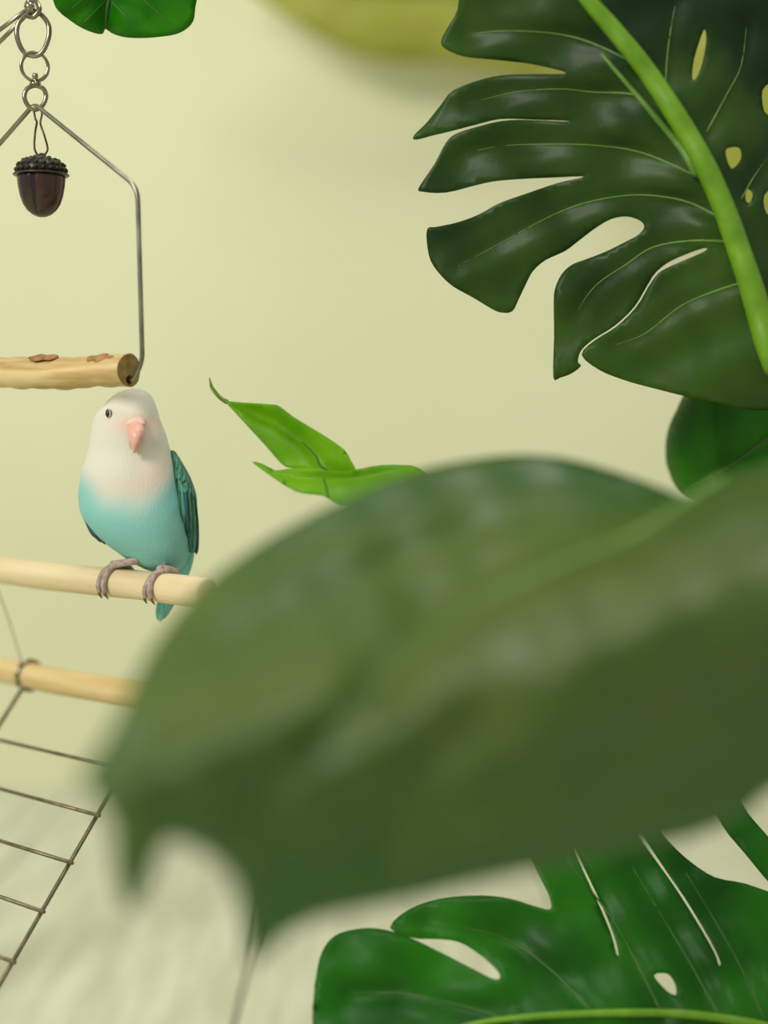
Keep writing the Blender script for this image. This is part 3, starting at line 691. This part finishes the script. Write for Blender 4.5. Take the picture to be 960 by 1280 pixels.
mid3 = k3([(1120, 520), (960, 470), (820, 446), (700, 440), (560, 443), (430, 452), (330, 470), (200, 520)])
veins3 = [k3(v) for v in ([(420, 452), (300, 420), (200, 400), (100, 400)], [(600, 443), (520, 360), (440, 300), (360, 270), (260, 255)], [(740, 441), (690, 340), (640, 250), (580, 170), (540, 120)], [(860, 450), (800, 340), (740, 240), (680, 140)], [(960, 470), (900, 340), (850, 250), (790, 150)], [(1040, 490), (1010, 360), (960, 240)])]
holes3 = [k3([(724, 362), (752, 359), (768, 380), (770, 402), (758, 400), (742, 386)])]
def d3(x, y):
    m = seg_dist(x, y, mid3); return 0.705 + 0.00016 * np.clip(1270 - y, -200, 400) - 0.012 * np.exp(-m / 60) + 0.00003 * (x - 600)
cre3 = [(v, 0.004, 16) for v in veins3] + [(k3(l), -0.002, 20) for l in ([(405, 368), (480, 430)], [(510, 226), (600, 340), (660, 430)], [(650, 320), (700, 420)], [(858, 340), (880, 430)], [(955, 300), (980, 440)])]
lf3 = Leaf(out3, d3, 8, holes3, cre3, rim=0.0, smooth=3, wave=0.0022)
t3 = thing('monstera_leaf', 'glossy green split monstera leaf low over the white plank floor', 'leaf', PL + Vector((-0.07, 0.0, 0.17)))
b3 = lf3.mesh('blade', M['leaf_bottom'], t3)
lf3.vein('midrib', mid3, 0.0026, 0.0012, M['midrib'], t3, -0.0006)
for v in veins3: lf3.vein('vein', v, 0.0008, 0.0003, M['vein_dark'], b3, -0.0003)
e = lf3.pt(*mid3[0]); 
obj('stalk', *tube(catmull([e, e + Vector((0.06, 0.03, 0.05)), PL + Vector((-0.07, 0, 0.30)), PL + Vector((-0.07, 0.0, 0.165))], 8), 0.004, 10), M['petiole'], t3)

# --- leaf peeping out below the big leaf
k4 = zz(3.4286, 680, 250)
out4 = k4([(640, 760), (600, 835), (570, 900), (540, 965), (524, 1040), (525, 1120), (540, 1170), (562, 1220), (620, 1280), (800, 1330), (1100, 1290), (1250, 1100), (1200, 850), (1000, 700), (800, 700)])
def d4(x, y): return 0.83 - 0.00045 * np.clip(x - 833, 0, 60) + 0.0003 * np.clip(x - 893, 0, 200) + 0.00005 * (y - 550)
lf4 = Leaf(out4, d4, 7, (), [([(1030, 500), (960, 555), (880, 600)], 0.005, 14)], rim=0.008, rimw=8, smooth=3)
t4 = thing('monstera_leaf', 'round green leaf edge peeping out under the large dark leaf', 'leaf', PL + Vector((0.03, 0.03, 0.17)))
b4 = lf4.mesh('blade', M['leaf_side'], t4)
lf4.vein('midrib', [(1030, 480), (960, 545), (900, 590), (860, 610)], 0.0018, 0.0006, M['vein_dark'], b4)
stalk(lf4.pt(1030, 480), t4, 0.004, off=(0.03, 0.03))

# --- two young leaves in the middle
k5 = zz(2.909, 230, 460)
o5a = k5([(91, 36), (103, 74), (130, 105), (155, 119), (220, 127), (320, 133), (350, 142), (400, 180), (500, 240), (580, 295), (605, 335), (627, 374), (640, 410), (560, 420), (500, 385), (440, 370), (385, 362), (355, 348), (300, 285), (240, 220), (190, 165), (152, 126), (124, 110), (98, 78)])
m5a = k5([(580, 400), (500, 360), (480, 320), (430, 270), (330, 200), (220, 150), (155, 122)])
def d5(x, y): return 0.742 + 0.00025 * (500 - y) * 0.4 + 0.0001 * (400 - x) * 0.3
la = Leaf(o5a, d5, 5, (), [(m5a, 0.004, 10)], rim=-0.003, rimw=8, smooth=2)
base5 = PL + Vector((-0.10, 0.04, 0.17))
t5 = thing('young_leaf', 'upright pointed lime green young leaf with a curled thread tip', 'leaf', base5)
ba = la.mesh('blade', M['leaf_young'], t5, 0.0005)
la.vein('midrib', m5a[:4], 0.0006, 0.0003, M['vein_dark'], ba, -0.0005)
obj('curled_tip', *tube(catmull([la.pt(283, 502), P(275, 497, .757), P(266, 485, .758), P(262, 472, .759)], 5), [0.0013, 0.0009, 0.0002], 8), M['thread'], t5)
def stem5(start, parent, dy):
    s_ = Vector(start)
    obj('stalk', *tube(catmull([s_, s_ + Vector((0.05, 0.02, -0.035)), s_ + Vector((0.22, 0.06, -0.06)), base5 + Vector((0, dy, 0.06)), base5 + Vector((0, dy, -0.005))], 8), [0.0014, 0.0024], 10), M['petiole'], parent)
stem5(la.pt(440, 598, 0.002), t5, 0)
o5b = k5([(249, 342), (285, 350), (330, 372), (380, 366), (450, 364), (520, 374), (590, 378), (630, 368), (720, 353), (800, 353), (850, 362), (900, 400), (860, 440), (760, 470), (660, 490), (570, 495), (530, 476), (500, 462), (450, 457), (405, 447), (350, 415), (300, 380)])
def d6(x, y): return 0.728 - 0.00035 * np.clip(y - 585, 0, 60) + 0.0006 * np.clip(588 - y, 0, 20)
lb = Leaf(o5b, d6, 5, (), [(k5([(330, 376), (430, 395), (520, 400), (640, 395), (800, 370)]), 0.004, 7)], rim=-0.002, rimw=6, smooth=2)
t6 = thing('young_leaf', 'lime green young leaf lying folded with its pointed tip towards the bird', 'leaf', base5 + Vector((0, 0.012, 0)))
bb = lb.mesh('blade', M['leaf_young'], t6, 0.0005)
lb.vein('vein', k5([(508, 405), (516, 430), (524, 470)]), 0.0005, 0.0005, M['vein_dark'], bb, -0.0005)
stem5(lb.pt(490, 610, 0.002), t6, 0.012)

# --- leaf hanging into the top left
k7 = zz(3.0, 0, 0)
o7 = k7([(190, -80), (203, 10), (225, 45), (255, 70), (300, 100), (350, 122), (382, 127), (393, 108), (404, 112), (430, 128), (480, 140), (560, 141), (640, 132), (690, 114), (724, 80), (732, 30), (740, -60), (690, -220), (560, -330), (460, -360), (340, -300), (240, -200)])
m7 = k7([(455, -340), (440, -200), (420, -60), (400, 40), (394, 105)])
def d7(x, y): return 0.765 - 0.0006 * np.abs(x - 138) * 0.25 + 0.0003 * (y - 20) * 0.5
l7 = Leaf(o7, d7, 7, (), [(m7, 0.004, 12), (k7([(420, -60), (330, 20), (270, 60)]), 0.002, 8), (k7([(415, -40), (520, 50), (600, 110)]), 0.002, 8)], rim=0.003, rimw=8, smooth=3, wave=0.001)
top7 = Vector((-0.16, WALL_Y - 0.012, 0.98))
t7 = thing('hanging_leaf', 'bright green leaf hanging down above the acorn swing', 'leaf', top7)
b7 = l7.mesh('blade', M['leaf_bright'], t7)
l7.vein('midrib', m7, 0.0016, 0.0008, M['vein_dark'], b7)
for v in ([(428, -110), (330, -20), (260, 40)], [(415, -20), (350, 50), (310, 90)], [(425, -100), (540, 0), (640, 90)], [(412, 0), (480, 70), (520, 120)]): l7.vein('vein', k7(v), 0.0005, 0.0002, M['vein_dark'], b7, -0.0003)
s_ = l7.pt(*m7[0]); obj('stalk', *tube(catmull([s_, s_ + Vector((0.0, 0.04, 0.08)), top7 + Vector((0, -0.12, -0.05)), top7], 8), 0.002, 8), M['petiole'], t7)

# --- yellow-green leaf far back by the wall
o8 = [(262, -70), (290, -30), (336, 6), (388, 40), (440, 66), (500, 78), (560, 78), (640, 92), (740, 110), (840, 180), (930, 260), (1000, 240), (1030, 120), (1000, -60), (870, -160), (650, -260), (400, -200)]
m8 = [(1010, 60), (900, 20), (700, 0), (500, -10), (330, -20)]
def d8(x, y): return 1.50 + 0.00008 * (x - 500) * 0.3 - 0.00025 * np.clip(100 - y, 0, 300)
l8 = Leaf(o8, d8, 16, (), [(m8, 0.006, 24)] + [([(a, 0), (a - 90, 90)], 0.004, 16) for a in (450, 600, 760, 900)], rim=0.004, rimw=14, smooth=3)
top8 = Vector((0.55, WALL_Y - 0.012, 0.95))
t8 = thing('hanging_leaf', 'out of focus yellow green leaf close to the cream wall', 'leaf', top8)
b8 = l8.mesh('blade', M['leaf_yellow'], t8)
l8.vein('midrib', m8, 0.003, 0.001, M['petiole'], b8)
s_ = l8.pt(*m8[0]); obj('stalk', *tube(catmull([s_, s_ + Vector((0.05, 0.0, 0.1)), top8 + Vector((0.03, -0.05, -0.1)), top8], 8), 0.003, 8), M['petiole'], t8)

# ------------------------------------------------------------------ planter to the right
pl = thing('planter', 'round terracotta planter holding the monstera stalks', 'planter', PL)
def ring_lathe(c, prof, seg=48): return lathe(c, prof, seg)
obj('pot', *lathe(PL, [(0.02, 0.0), (0.105, 0.0), (0.11, 0.004), (0.145, 0.17), (0.156, 0.171), (0.16, 0.175), (0.162, 0.205), (0.158, 0.21), (0.146, 0.21), (0.143, 0.205), (0.135, 0.16), (0.02, 0.158)], 48), M['terracotta'], pl)
obj('soil', *lathe(PL, [(0.02, 0.150), (0.138, 0.158), (0.138, 0.165), (0.09, 0.172), (0.04, 0.174), (0.01, 0.174)], 40), M['soil'], pl)
